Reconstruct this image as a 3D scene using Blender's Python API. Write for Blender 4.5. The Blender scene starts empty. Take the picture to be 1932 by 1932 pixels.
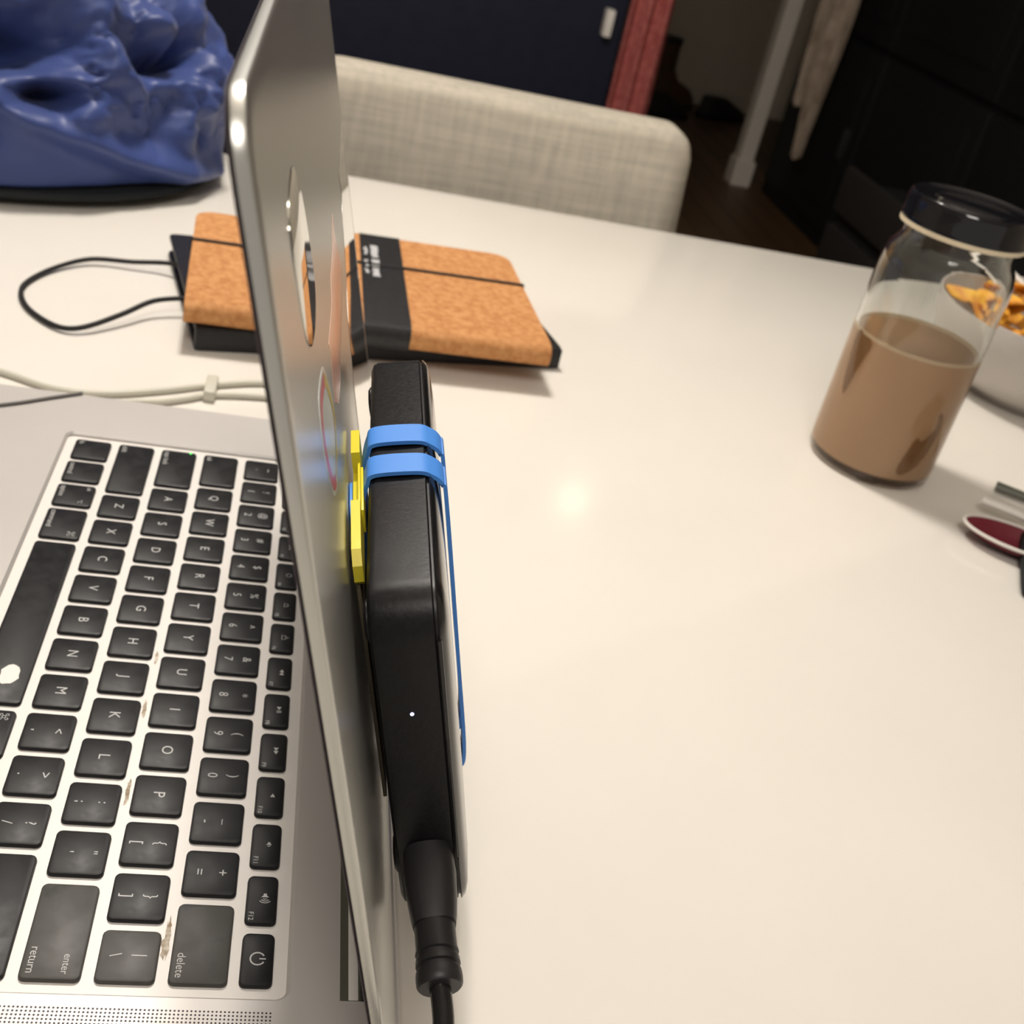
import bpy, bmesh, math, random
from mathutils import Vector, Matrix, noise
random.seed(7)
PI = math.pi
SC = bpy.context.scene
COL = SC.collection

# ------------------------------------------------------------------ camera, world, lights
# world frame: metres; X to the laptop user's right, Y towards the hinge, Z up; Z = 0 is the key tops
ZT = -0.018            # table surface
ZF = -0.76             # floor
cam = bpy.data.cameras.new('camera'); co = bpy.data.objects.new('camera', cam); COL.objects.link(co)
R = ((0.11759401, 0.9706041, 0.20999839), (0.53048357, 0.11736856, -0.8395307), (-0.83949916, 0.21012448, -0.50108769))
mw = Matrix(((R[0][0], -R[1][0], -R[2][0], 0.47108899),
             (R[0][1], -R[1][1], -R[2][1], 0.00130237),
             (R[0][2], -R[1][2], -R[2][2], 0.26956929), (0, 0, 0, 1)))
co.matrix_world = mw
cam.sensor_width = 36; cam.lens = 36 * 2200 / 1932
cam.clip_start = 0.01; cam.clip_end = 30
cam.dof.use_dof = True; cam.dof.focus_distance = 0.30; cam.dof.aperture_fstop = 25.0
SC.camera = co

w = bpy.data.worlds.new('room_air'); SC.world = w; w.use_nodes = True
bg = w.node_tree.nodes['Background']; bg.inputs[0].default_value = (1.0, 0.92, 0.84, 1); bg.inputs[1].default_value = 0.22

def lamp(name, loc, power, radius, col=(1, 0.93, 0.85)):
    l = bpy.data.lights.new(name, 'POINT'); l.energy = power; l.shadow_soft_size = radius; l.color = col
    o = bpy.data.objects.new(name, l); o.location = loc; COL.objects.link(o); return o
for i, (dx, dy) in enumerate(((-.045, -.04), (.045, -.04), (-.045, .045), (.045, .045))):
    lamp('pendant_bulb', (-0.50 + dx, -0.06 + dy, 1.08), 6.0, 0.035)
lamp('far_room_lamp', (-1.95, 0.86, 1.1), 0.28, 0.045, (1, .85, .6))
ar = bpy.data.lights.new('kitchen_light', 'AREA'); ar.shape = 'RECTANGLE'; ar.size = 0.5; ar.size_y = 0.5; ar.energy = 5; ar.color = (1, .93, .86)
aro = bpy.data.objects.new('kitchen_light', ar); COL.objects.link(aro); aro.location = (1.0, -0.15, 1.4)
aro.rotation_euler = (Vector((0.1, 0.1, 0)) - aro.location).to_track_quat('-Z', 'Y').to_euler()
vs = SC.view_settings
vs.view_transform = 'Standard'; vs.look = 'None'; vs.gamma = 1; vs.use_curve_mapping = False; vs.exposure = 0.94

# ------------------------------------------------------------------ materials
def mat(name, col, rough=.5, metal=0., spec=.5, emit=None, estr=1., trans=0., ior=1.45, coat=0., sheen=0.):
    m = bpy.data.materials.new(name); m.use_nodes = True
    b = m.node_tree.nodes['Principled BSDF']
    b.inputs['Base Color'].default_value = (*col, 1); b.inputs['Roughness'].default_value = rough
    b.inputs['Metallic'].default_value = metal; b.inputs['Specular IOR Level'].default_value = spec
    b.inputs['Transmission Weight'].default_value = trans; b.inputs['IOR'].default_value = ior
    b.inputs['Coat Weight'].default_value = coat; b.inputs['Sheen Weight'].default_value = sheen
    if emit: b.inputs['Emission Color'].default_value = (*emit, 1); b.inputs['Emission Strength'].default_value = estr
    return m
def N(m, t, **k):
    n = m.node_tree.nodes.new(t)
    for a, v in k.items(): setattr(n, a, v)
    return n
def lk(m, a, b): m.node_tree.links.new(a, b)
def bsdf(m): return m.node_tree.nodes['Principled BSDF']
def noisy(m, c1, c2, scale, detail=4, stretch=(1, 1, 1), rlo=None, rhi=None, bump=0., pos=(.35, .65), dist=.0):
    tc = N(m, 'ShaderNodeTexCoord'); mp = N(m, 'ShaderNodeMapping'); mp.inputs['Scale'].default_value = stretch
    nz = N(m, 'ShaderNodeTexNoise'); nz.inputs['Scale'].default_value = scale; nz.inputs['Detail'].default_value = detail
    nz.inputs['Distortion'].default_value = dist
    lk(m, tc.outputs['Object'], mp.inputs[0]); lk(m, mp.outputs[0], nz.inputs['Vector'])
    rp = N(m, 'ShaderNodeValToRGB'); e = rp.color_ramp.elements
    e[0].position, e[1].position = pos; e[0].color = (*c1, 1); e[1].color = (*c2, 1)
    lk(m, nz.outputs['Fac'], rp.inputs[0]); lk(m, rp.outputs[0], bsdf(m).inputs['Base Color'])
    if rlo is not None:
        mr = N(m, 'ShaderNodeMapRange'); mr.inputs['From Min'].default_value = .3; mr.inputs['From Max'].default_value = .7
        mr.inputs['To Min'].default_value = rlo; mr.inputs['To Max'].default_value = rhi
        lk(m, nz.outputs['Fac'], mr.inputs[0]); lk(m, mr.outputs[0], bsdf(m).inputs['Roughness'])
    if bump:
        bp = N(m, 'ShaderNodeBump'); bp.inputs['Strength'].default_value = bump; bp.inputs['Distance'].default_value = .001
        lk(m, nz.outputs['Fac'], bp.inputs['Height']); lk(m, bp.outputs[0], bsdf(m).inputs['Normal'])
    return m

M = {}
M['table'] = noisy(mat('white_laminate', (.80, .77, .70), .13, spec=.45), (.79, .758, .695), (.82, .788, .725), 6)
M['table_edge'] = mat('table_edge', (.7, .66, .58), .4)
M['alu'] = noisy(mat('anodised_aluminium', (.58, .555, .53), .42, metal=.2), (.555, .53, .505), (.60, .575, .55), 9)
M['well'] = mat('bright_aluminium', (.80, .77, .73), .5, metal=.1)
M['lid_metal'] = noisy(mat('lid_aluminium', (.55, .55, .51), .3, metal=.82), (.53, .53, .50), (.56, .56, .53), 3, rlo=.27, rhi=.31)
M['gasket'] = mat('dark_gasket', (.03, .018, .025), .5)
M['screen'] = mat('black_glass', (.01, .01, .012), .06)
M['key'] = noisy(mat('black_keycap', (.012, .012, .013), .32, spec=.33), (.008, .008, .009), (.014, .014, .015), 160, rlo=.38, rhi=.50)
M['key_greasy_sheen'] = noisy(mat('greasy_sheen_keycap', (.03, .03, .028), .5, spec=.6), (.016, .016, .016), (.048, .046, .040), 110, rlo=.44, rhi=.56, pos=(.3, .45))  # greasy smudges, with lamp sheen also put into the lighter base
M['legend'] = mat('legend_white', (.55, .55, .54), .5)
M['legend_dim'] = mat('legend_grey', (.30, .30, .30), .5)
M['black_plastic'] = mat('matt_black_plastic', (.016, .016, .017), .42)
M['drive_top'] = noisy(mat('textured_black_plastic', (.008, .008, .009), .4, spec=.3), (.007, .007, .008), (.010, .010, .011), 900, rlo=.36, rhi=.44, bump=.06)
M['gloss_black'] = mat('gloss_black_plastic', (.012, .012, .013), .12)
M['rubber'] = mat('black_rubber', (.018, .017, .019), .42)
M['blue'] = mat('blue_silicone', (.07, .27, .78), .45)
M['yellow'] = mat('yellow_plastic', (.78, .66, .03), .32, spec=.5)
M['hook_shade'] = mat('hook_shade_brown', (.13, .105, .065), .5)  # brown stands in for shade on the yellow hook plate
M['cork'] = noisy(mat('cork', (.56, .27, .10), .75, spec=.25), (.46, .20, .07), (.62, .31, .125), 240, 6, bump=.3)
M['paper'] = mat('cream_paper', (.7, .64, .5), .8)
M['black_cover'] = noisy(mat('black_leatherette', (.012, .012, .014), .45), (.010, .010, .012), (.016, .016, .018), 300, bump=.15)
M['cord_black'] = mat('black_elastic', (.012, .011, .011), .7)
M['print_white'] = mat('white_print', (.62, .62, .64), .6)
M['cable'] = mat('offwhite_cable', (.60, .585, .50), .45)
M['line_grey'] = mat('grey_line', (.16, .15, .14), .6)
M['glass'] = mat('clear_glass', (.97, .98, .96), .01, trans=1., ior=1.45)
M['coffee'] = mat('milky_coffee', (.60, .37, .20), .35)
M['foam'] = mat('pale_foam', (.78, .62, .40), .5)
M['streak'] = mat('dark_brown', (.30, .15, .055), .4)
M['jar_lid'] = mat('black_lid_lacquer', (.006, .006, .008), .12, coat=.4)
M['liner'] = mat('cream_liner', (.72, .62, .45), .5)
M['ceramic'] = mat('white_ceramic', (.50, .465, .43), .3)
M['chip'] = noisy(mat('golden_crisp', (.8, .42, .04), .5), (.62, .22, .03), (.9, .52, .05), 60)
M['steel'] = mat('steel', (.6, .6, .58), .22, metal=1)
M['white_plastic'] = mat('white_plastic', (.8, .77, .72), .3)
M['olive'] = mat('olive_plastic', (.10, .105, .08), .4)
M['maroon'] = mat('maroon_plastic', (.17, .016, .03), .3)
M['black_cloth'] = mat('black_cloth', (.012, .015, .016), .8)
M['clear_film'] = mat('clear_film', (.93, .93, .90), .03, metal=1.0)
M['chrome'] = mat('chrome_sticker', (.62, .6, .55), .05, metal=1.0)
M['pale_print'] = mat('pale_sticker', (.62, .66, .64), .25)
M['red_print'] = mat('red_print', (.62, .07, .10), .3)
M['yellow_print'] = mat('yellow_print', (.6, .47, .06), .3)
M['pink_print'] = noisy(mat('pink_sticker', (.75, .33, .26), .22), (.78, .34, .26), (.82, .58, .47), 60, 4, (.25, 1, 1))
M['navy'] = noisy(mat('navy_panel', (.006, .009, .026), .6), (.005, .008, .024), (.008, .011, .030), 30)
M['red_cloth'] = noisy(mat('red_towel', (.42, .12, .11), .85), (.38, .085, .08), (.52, .16, .14), 60)
M['wall'] = noisy(mat('wall_paint', (.72, .65, .53), .8), (.70, .63, .51), (.74, .67, .55), 4)
M['trim'] = mat('white_trim', (.82, .76, .66), .5)
M['scarf'] = noisy(mat('beige_scarf', (.5, .39, .29), .9), (.36, .27, .2), (.6, .48, .37), 14)
M['black_wood'] = mat('black_cabinet', (.006, .007, .008), .7)
M['boot'] = mat('brown_boot', (.10, .05, .022), .6)
M['shoe'] = mat('dark_shoe', (.02, .019, .018), .6)
M['lamp_green'] = mat('green_led', (0, .1, 0), .5, emit=(.05, 1, .1), estr=1.5)
M['lamp_white'] = mat('blue_white_led', (.5, .5, 1), .5, emit=(.45, .45, 1), estr=3)
M['grime'] = noisy(mat('brown_grime', (.4, .32, .22), .8), (.34, .26, .17), (.75, .68, .58), 500)

m = M['floor'] = mat('dark_wood_floor', (.06, .032, .014), .5)
tc = N(m, 'ShaderNodeTexCoord'); br = N(m, 'ShaderNodeTexBrick'); br.inputs['Scale'].default_value = 1
br.inputs['Color1'].default_value = (.16, .09, .04, 1); br.inputs['Color2'].default_value = (.11, .06, .027, 1)
br.inputs['Mortar'].default_value = (.012, .007, .004, 1); br.inputs['Mortar Size'].default_value = .003
br.inputs['Brick Width'].default_value = 1.1; br.inputs['Row Height'].default_value = .1
lk(m, tc.outputs['Object'], br.inputs['Vector']); lk(m, br.outputs['Color'], bsdf(m).inputs['Base Color'])

m = M['linen'] = mat('grey_linen', (.42, .38, .31), .9, spec=.15)
tc = N(m, 'ShaderNodeTexCoord')
n1 = N(m, 'ShaderNodeTexNoise'); n2 = N(m, 'ShaderNodeTexNoise')
for n_, sc_, st in ((n1, 1, (160, 160, 14)), (n2, 1, (14, 14, 220))):
    mp = N(m, 'ShaderNodeMapping'); mp.inputs['Scale'].default_value = st
    lk(m, tc.outputs['Object'], mp.inputs[0]); lk(m, mp.outputs[0], n_.inputs['Vector'])
    n_.inputs['Scale'].default_value = sc_; n_.inputs['Detail'].default_value = 3
ad = N(m, 'ShaderNodeMath', operation='ADD'); lk(m, n1.outputs['Fac'], ad.inputs[0]); lk(m, n2.outputs['Fac'], ad.inputs[1])
rp = N(m, 'ShaderNodeValToRGB'); e = rp.color_ramp.elements
e[0].position, e[1].position = .34, .66; e[0].color = (.36, .335, .285, 1); e[1].color = (.50, .455, .375, 1)
dv = N(m, 'ShaderNodeMath', operation='MULTIPLY'); dv.inputs[1].default_value = .5
lk(m, ad.outputs[0], dv.inputs[0]); lk(m, dv.outputs[0], rp.inputs[0]); lk(m, rp.outputs[0], bsdf(m).inputs['Base Color'])

m = M['nylon'] = noisy(mat('blue_nylon', (.035, .06, .21), .45, spec=.45, sheen=.1), (.028, .049, .17), (.038, .066, .23), 12)

# ------------------------------------------------------------------ object helpers
def link(name, me_or_none):
    o = bpy.data.objects.new(name, me_or_none); COL.objects.link(o); return o
def wloc(o):
    v = Vector(o.location)
    while o.parent: o = o.parent; v += Vector(o.location)
    return v
def obj(name, bm, m, parent=None, smooth=True, kind=None, label=None, angle=40):
    """one mesh object; the bmesh is in world coordinates"""
    if parent:
        bmesh.ops.translate(bm, verts=bm.verts, vec=-wloc(parent))
    bmesh.ops.recalc_face_normals(bm, faces=bm.faces)
    me = bpy.data.meshes.new(name)
    for f in bm.faces: f.smooth = smooth
    bm.to_mesh(me); bm.free()
    if smooth: me.set_sharp_from_angle(angle=math.radians(angle))
    me.materials.append(m)
    o = link(name, me)
    if parent: o.parent = parent
    if kind: o['kind'] = kind
    if label: o['label'] = label
    return o
def thing(name, label, cat, loc=(0, 0, 0), group=None):
    o = link(name, None); o.location = loc; o.empty_display_size = .05
    return tag(o, label, cat, group)
def tag(o, label, cat, group=None):
    o['label'] = label; o['category'] = cat
    if group: o['group'] = group
    return o
def BM(): return bmesh.new()
def face(bm, vs_):
    try: return bm.faces.new(vs_)
    except ValueError: return None
def rrect(x0, x1, y0, y1, r, seg=4):
    pts = []
    for cx, cy, a0 in ((x1 - r, y1 - r, 0), (x0 + r, y1 - r, 90), (x0 + r, y0 + r, 180), (x1 - r, y0 + r, 270)):
        for i in range(seg + 1):
            a = math.radians(a0 + 90 * i / seg); pts.append((cx + r * math.cos(a), cy + r * math.sin(a)))
    return pts
def loft(bm, loops, cap0=True, cap1=True, closed=True):
    vv = [[bm.verts.new(p) for p in lp] for lp in loops]
    n = len(vv[0])
    for a, b in zip(vv, vv[1:]):
        for i in range(n if closed else n - 1):
            j = (i + 1) % n; face(bm, (a[i], a[j], b[j], b[i]))
    if cap0: face(bm, vv[0][::-1])
    if cap1: face(bm, vv[-1])
    return vv
def plate(bm, x0, x1, y0, y1, z0, z1, r=.003, bev=.0008, seg=4, f=None):
    """rounded rectangle slab with bevelled top and bottom rims; f maps (x,y,z) to world"""
    f = f or (lambda *p: p)
    L = []
    for z, d in ((z0, bev), (z0 + bev, 0), (z1 - bev, 0), (z1 - bev * .3, bev * .3), (z1, bev)):
        L.append([f(x, y, z) for x, y in rrect(x0 + d, x1 - d, y0 + d, y1 - d, max(r - d, .0002), seg)])
    loft(bm, L)
def box(bm, x0, x1, y0, y1, z0, z1, f=None, bev=0.):
    f = f or (lambda *p: p)
    vs_ = [bm.verts.new(f(x, y, z)) for x in (x0, x1) for y in (y0, y1) for z in (z0, z1)]
    fs = [face(bm, [vs_[i] for i in q]) for q in ((0, 1, 3, 2), (4, 6, 7, 5), (0, 4, 5, 1), (2, 3, 7, 6), (0, 2, 6, 4), (1, 5, 7, 3))]
    if bev:
        bmesh.ops.bevel(bm, geom=list({e for q in fs for e in q.edges}), offset=bev, segments=2, affect='EDGES', profile=.6)
def lathe(bm, prof, c, n=48, f=None):
    rows = []
    for r_, z in prof:
        if r_ < 1e-6: rows.append([bm.verts.new((c[0], c[1], c[2] + z))])
        else: rows.append([bm.verts.new((c[0] + r_ * math.cos(2 * PI * i / n), c[1] + r_ * math.sin(2 * PI * i / n), c[2] + z)) for i in range(n)])
    for a, b in zip(rows, rows[1:]):
        for i in range(n):
            j = (i + 1) % n
            if len(a) == 1 and len(b) == 1: continue
            if len(a) == 1: face(bm, (a[0], b[i], b[j]))
            elif len(b) == 1: face(bm, (a[i], b[0], a[j]))
            else: face(bm, (a[i], b[i], b[j], a[j]))
def cat_rom(P, n=8, closed=False):
    P = [Vector(p) for p in P]; out = []; m_ = len(P)
    for i in range(m_ if closed else m_ - 1):
        g = (lambda k: P[k % m_]) if closed else (lambda k: P[max(0, min(m_ - 1, k))])
        p0, p1, p2, p3 = g(i - 1), g(i), g(i + 1), g(i + 2)
        for k in range(n):
            t = k / n
            out.append(.5 * ((2 * p1) + (p2 - p0) * t + (2 * p0 - 5 * p1 + 4 * p2 - p3) * t * t + (3 * p1 - p0 - 3 * p2 + p3) * t ** 3))
    if not closed: out.append(P[-1])
    return out
def tube(bm, pts, r, n=10, closed=False, flat=1.):
    pts = [Vector(p) for p in pts]; m_ = len(pts); rows = []
    rr = r if callable(r) else (lambda t: r)
    up = Vector((0, 0, 1)); last = None
    for i, p in enumerate(pts):
        a = pts[(i + 1) % m_] if closed or i < m_ - 1 else p; b = pts[i - 1] if closed or i > 0 else p
        t = (a - b).normalized()
        s = t.cross(up) if last is None else (last - t * last.dot(t))
        if s.length < 1e-5: s = t.cross(Vector((0, 1, 0)))
        s.normalize(); last = s; q = s.cross(t)
        ra = rr(i / max(1, m_ - 1))
        rows.append([p + s * math.cos(2 * PI * k / n) * ra + q * math.sin(2 * PI * k / n) * ra * flat for k in range(n)])
    if closed: rows.append(rows[0])
    loft(bm, rows, not closed, not closed)
    if closed: bmesh.ops.remove_doubles(bm, verts=bm.verts, dist=1e-7)
def ribbon(bm, path, half, thick, ax, normals):
    """closed rectangular band: path points, width axis ax, outward normals"""
    rows = []
    for p, nrm in zip(path, normals):
        rows.append([p - ax * half, p + ax * half, p + ax * half + nrm * thick, p - ax * half + nrm * thick])
    rows.append(rows[0]); loft(bm, rows, False, False)
    bmesh.ops.remove_doubles(bm, verts=bm.verts, dist=1e-7)
def text_mesh(bm, s, size, x, y, z, ax='CENTER', rot=0., sx=1., thick=.00006):
    cu = bpy.data.curves.new('t', 'FONT'); cu.body = s; cu.size = size; cu.align_x = ax; cu.align_y = 'CENTER'
    cu.resolution_u = 3
    o = bpy.data.objects.new('t', cu)
    me = bpy.data.meshes.new_from_object(o)
    k = len(bm.verts); bm.from_mesh(me); bm.verts.ensure_lookup_table()
    c, s_ = math.cos(rot), math.sin(rot)
    for v in bm.verts[k:]:
        px, py = v.co.x * sx, v.co.y
        v.co = (x + c * px - s_ * py, y + s_ * px + c * py, z)
    bpy.data.objects.remove(o); bpy.data.curves.remove(cu); bpy.data.meshes.remove(me)
def poly(bm, pts, z):
    face(bm, [bm.verts.new((p[0], p[1], z)) for p in pts])
def arc(bm, cx, cy, r, a0, a1, wd, z, n=8):
    pr = None
    for i in range(n + 1):
        a = math.radians(a0 + (a1 - a0) * i / n); c, s = math.cos(a), math.sin(a)
        q = (bm.verts.new((cx + (r - wd / 2) * c, cy + (r - wd / 2) * s, z)), bm.verts.new((cx + (r + wd / 2) * c, cy + (r + wd / 2) * s, z)))
        if pr: face(bm, (pr[0], pr[1], q[1], q[0]))
        pr = q

# ------------------------------------------------------------------ the room
def struct(name, bm, m, parent=None, smooth=False):
    return obj(name, bm, m, parent, smooth=smooth, kind='structure')
b = BM(); box(b, -5.6, 2.6, -2.8, 3.2, ZF - .05, ZF); struct('floor', b, M['floor'])
b = BM(); box(b, -5.6, -5.5, -2.8, 3.2, ZF, 1.7); struct('wall_back', b, M['wall'])
b = BM(); box(b, -5.6, 2.6, 2.55, 2.65, ZF, 1.7); struct('wall_right', b, M['wall'])
b = BM(); box(b, -5.6, 2.6, -2.9, -2.8, ZF, 1.7); struct('wall_left', b, M['wall'])
b = BM(); box(b, -5.6, 2.6, -2.9, 3.2, 1.7, 1.75); struct('ceiling', b, mat('ceiling_paint', (.6, .56, .5), .8))
b = BM(); box(b, -5.5, -5.485, -2.8, 2.55, ZF, ZF + .09, bev=.004); struct('baseboard_back', b, M['wall'])
b = BM(); box(b, -4.0, -3.93, 1.64, 1.70, ZF, 1.7, bev=.006); box(b, -4.01, -3.92, 1.63, 1.71, ZF, ZF + .1, bev=.006); struct('trim_1', b, M['trim'])

# black cupboard along the right of the passage, with framed doors
t = thing('tall_cupboard', 'tall black cupboard with framed doors in the dark passage at the right', 'cupboard', (-2.6, 2.1, ZF))
b = BM(); box(b, -3.92, -1.1, 1.76, 2.5, ZF, 1.45, bev=.004); obj('body', b, M['black_wood'], t)
for i in range(4):
    x0 = -3.9 + i * .7
    for z0, z1 in ((ZF + .06, -.12), (-.1, 1.4)):
        b = BM(); box(b, x0 + .01, x0 + .69, 1.742, 1.76, z0, z1, bev=.004)
        box(b, x0 + .07, x0 + .63, 1.736, 1.742, z0 + .07, z1 - .07, bev=.003)
        d = obj('door', b, M['black_wood'], t)
        b = BM(); box(b, x0 + .62, x0 + .635, 1.715, 1.742, (z0 + z1) / 2 - .05, (z0 + z1) / 2 + .05, bev=.003); obj('handle', b, M['shoe'], d)

# beige scarf: two tails hanging in front of the cupboard
t = thing('hanging_scarf', 'long beige scarf hanging in two tails against the black cupboard', 'scarf', (-3.5, 1.70, -.48))
def tail(x_top, x_bot, z_bot, w_top, w_bot, ph, y0):
    b = BM(); rows = []
    for i in range(25):
        s = i / 24; z = .95 + (z_bot - .95) * s; xc = x_top + (x_bot - x_top) * s
        wd = w_top + (w_bot - w_top) * s
        if s > .93: wd *= .8
        row = []
        for k in range(17):
            q = k / 16 - .5
            row.append(Vector((xc + q * wd, y0 + .014 * math.sin(q * 17 + ph + 2 * s) + .008 * math.sin(9 * s + q * 5), z + .01 * math.sin(8 * q + ph))))
        rows.append(row + [p + Vector((0, .012, 0)) for p in reversed(row)])
    loft(b, rows); return b
obj('scarf_tail', tail(-3.42, -3.42, -.50, .13, .10, .3, 1.635), M['scarf'], t)
obj('scarf_tail', tail(-3.55, -3.58, -.36, .14, .10, 1.9, 1.65), M['scarf'], t)
b = BM(); box(b, -3.68, -3.36, 1.62, 1.712, .94, .99, bev=.01); obj('hanging_rail', b, M['shoe'], t)

# dark crate at the foot of the cupboard, right of frame
t = thing('dark_crate', 'low black slatted crate standing on the floor at the right', 'crate', (-1.75, 1.45, ZF))
for k in range(4):
    b = BM(); box(b, -2.05, -1.45, 1.19, 1.21, ZF + .04 + k * .13, ZF + .14 + k * .13, bev=.004); obj('slat', b, M['shoe'], t)
b = BM(); box(b, -2.05, -1.45, 1.21, 1.68, ZF, ZF + .5, bev=.006); obj('body', b, M['black_wood'], t)

# boots and shoes by the back wall
def boot():
    t = thing('boot', 'upright brown ankle boot standing by the far wall', 'boot', (-5.30, 1.70, ZF))
    b = BM(); rows = []
    for z, cx, lx, ly in ((.02, 0, .13, .048), (.05, 0, .13, .05), (.09, -.01, .11, .048), (.12, -.04, .07, .045), (.17, -.055, .056, .047), (.24, -.06, .058, .05), (.29, -.062, .062, .052)):
        rows.append([(-5.30 + ly * math.sin(2 * PI * k / 16), 1.70 + cx + lx * math.cos(2 * PI * k / 16), ZF + z) for k in range(16)])
    loft(b, rows); obj('upper', b, M['boot'], t)
    b = BM(); plate(b, -5.352, -5.248, 1.565, 1.835, ZF, ZF + .025, r=.05, bev=.004); obj('sole', b, M['shoe'], t)
    b = BM(); rows = []
    for z in (.285, .31):
        rows.append([(-5.30 + .055 * math.sin(2 * PI * k / 16), 1.638 + .065 * math.cos(2 * PI * k / 16), ZF + z) for k in range(16)])
    loft(b, rows); obj('cuff', b, M['shoe'], t)
boot()
def shoe(x, y, a, label):
    t = thing('shoe', label, 'shoe', (x, y, ZF), 'dark shoes by the far wall')
    ca, sa = math.cos(a), math.sin(a)
    f = lambda p, q, z: (x + ca * p - sa * q, y + sa * p + ca * q, ZF + z)
    b = BM(); rows = []
    for z, o_, l, wd in ((.02, 0, .135, .046), (.05, -.005, .13, .046), (.075, -.03, .1, .04), (.10, -.055, .07, .036)):
        rows.append([f(o_ + l * math.cos(2 * PI * k / 16), wd * math.sin(2 * PI * k / 16), z) for k in range(16)])
    loft(b, rows); obj('upper', b, M['shoe'], t)
    b = BM(); plate(b, -.14, .14, -.048, .048, 0, .022, r=.045, bev=.004, f=f); obj('sole', b, M['black_wood'], t)
shoe(-5.26, 1.40, 1.3, 'dark shoe left of the brown boot by the far wall')
shoe(-5.20, 1.95, 1.9, 'dark shoe right of the brown boot by the far wall')
shoe(-5.02, 1.60, 1.7, 'dark shoe lying in front of the brown boot')

# navy cabinet behind the chair
t = thing('navy_cabinet', 'large plain navy cabinet standing beyond the linen chair', 'cabinet', (-2.6, -.4, ZF))
b = BM(); box(b, -2.95, -2.22, -1.6, .655, ZF, 1.2, bev=.006); obj('body', b, M['navy'], t)
for y0, y1 in ((-1.59, -.48), (-.47, .645)):
    b = BM(); box(b, -2.222, -2.2, y0, y1, ZF + .05, 1.18, bev=.004); d = obj('door', b, M['navy'], t)
b = BM(); box(b, -2.205, -2.17, .60, .618, -.09, -.035, bev=.003); obj('latch', b, M['white_plastic'], d, label='small white latch')

t = thing('red_towel', 'red towel hanging down past the right edge of the navy cabinet', 'towel', (-2.3, .72, -.6))
b = BM(); rows = []
for i in range(19):
    s = i / 18; z = .9 - 1.45 * s; row = []
    for k in range(21):
        q = k / 20
        row.append(Vector((-2.26 + .014 * math.sin(q * 16 + 1.5 * s), .665 + q * .105 * (.95 + .06 * s), z)))
    rows.append(row + [p + Vector((-.012, 0, 0)) for p in reversed(row)])
loft(b, rows); obj('cloth', b, M['red_cloth'], t)
b = BM(); tube(b, [(-2.27, .66, .9), (-2.27, .80, .9)], .012); obj('towel_rail', b, M['steel'], t)

# ------------------------------------------------------------------ table and chair
t = thing('dining_table', 'white laminate dining table under the laptop and notebooks', 'table', (0, 0, ZF))
b = BM(); plate(b, -.537, .85, -1.1, 1.15, ZT - .032, ZT, r=.02, bev=.002, seg=6); obj('tabletop', b, M['table'], t)
for x in (-.47, .78):
    for y in (-1.03, 1.08):
        b = BM(); box(b, x - .035, x + .035, y - .035, y + .035, ZF, ZT - .032, bev=.004); obj('leg', b, M['table_edge'], t)

t = thing('dining_chair', 'grey beige linen dining chair pushed up to the far table edge', 'chair', (-.7, .13, ZF))
b = BM(); L = []
yA, yB = .0, .360
for z_, dx in ((0, 0),):
    pass
def back_loop(x, d):
    return [(x + (-.10) * (z - .05) * .6, y + (max(0, min(.12, .035 - z)) * .22 if y > .2 else 0), z) for y, z in rrect(yA + d, yB - d, -.42, .0555 - d, .026 - d * .5, 8)]
for x, d in ((-.665, .012), (-.660, .004), (-.650, 0), (-.622, 0), (-.612, .004), (-.607, .012)):
    L.append(back_loop(x, d))
loft(b, L); obj('backrest', b, M['linen'], t)
b = BM(); plate(b, -.61, -.20, yA, yB, -.38, -.29, r=.03, bev=.012); obj('seat', b, M['linen'], t)
for x in (-.63, -.24):
    for y in (yA + .04, yB - .04):
        b = BM(); tube(b, [(x, y, ZF), (x, y, -.38)], lambda q: .013 + .008 * q, 12); obj('leg', b, M['black_wood'], t)

# ------------------------------------------------------------------ laptop
BX0, BX1, BY0, BY1 = -.0393, .3145, -.193, .0525
DZ = .0005; WZ = -.0014
lap = thing('laptop', 'open silver laptop with black keys and stickers on its lid', 'laptop', (.1376, -.07, ZT))
b = BM(); L = []
for z, d in ((ZT + .0015, .006), (ZT + .003, .002), (ZT + .007, 0), (WZ - .0006, 0)):
    L.append([(x, y, z) for x, y in rrect(BX0 + d, BX1 - d, BY0 + d, BY1 - d, .010 - d * .5, 6)])
loft(b, L); obj('base', b, M['alu'], lap)
KX0, KX1, KY0, KY1 = -.0028, .2776, -.0846, .0228       # keyboard well
HX0, HX1, HY0 = -.003, .278, .0366                       # hinge slot
b = BM()
ro = rrect(BX0, BX1, BY0, BY1, .010, 6); ri = rrect(KX0, KX1, KY0, KY1, .003, 6)
def inset(x0, x1, y0, y1, r, d, z): return [(x, y, z) for x, y in rrect(x0 + d, x1 - d, y0 + d, y1 - d, max(.0005, r - d), 6)]
loft(b, [inset(BX0, BX1, BY0, BY1, .010, 0, WZ - .0006), inset(BX0, BX1, BY0, BY1, .010, 0, DZ - .0006), inset(BX0, BX1, BY0, BY1, .010, .0006, DZ),
         inset(KX0, KX1, KY0, KY1, .003, -.0009, DZ), inset(KX0, KX1, KY0, KY1, .003, 0, DZ - .0009), inset(KX0, KX1, KY0, KY1, .003, .0001, WZ)], False, False)
obj('deck', b, M['alu'], lap, angle=25)
b = BM(); box(b, KX0 - .002, KX1 + .002, KY0 - .002, KY1 + .002, WZ - .0006, WZ); obj('keyboard_well', b, M['well'], lap, smooth=False)
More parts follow.
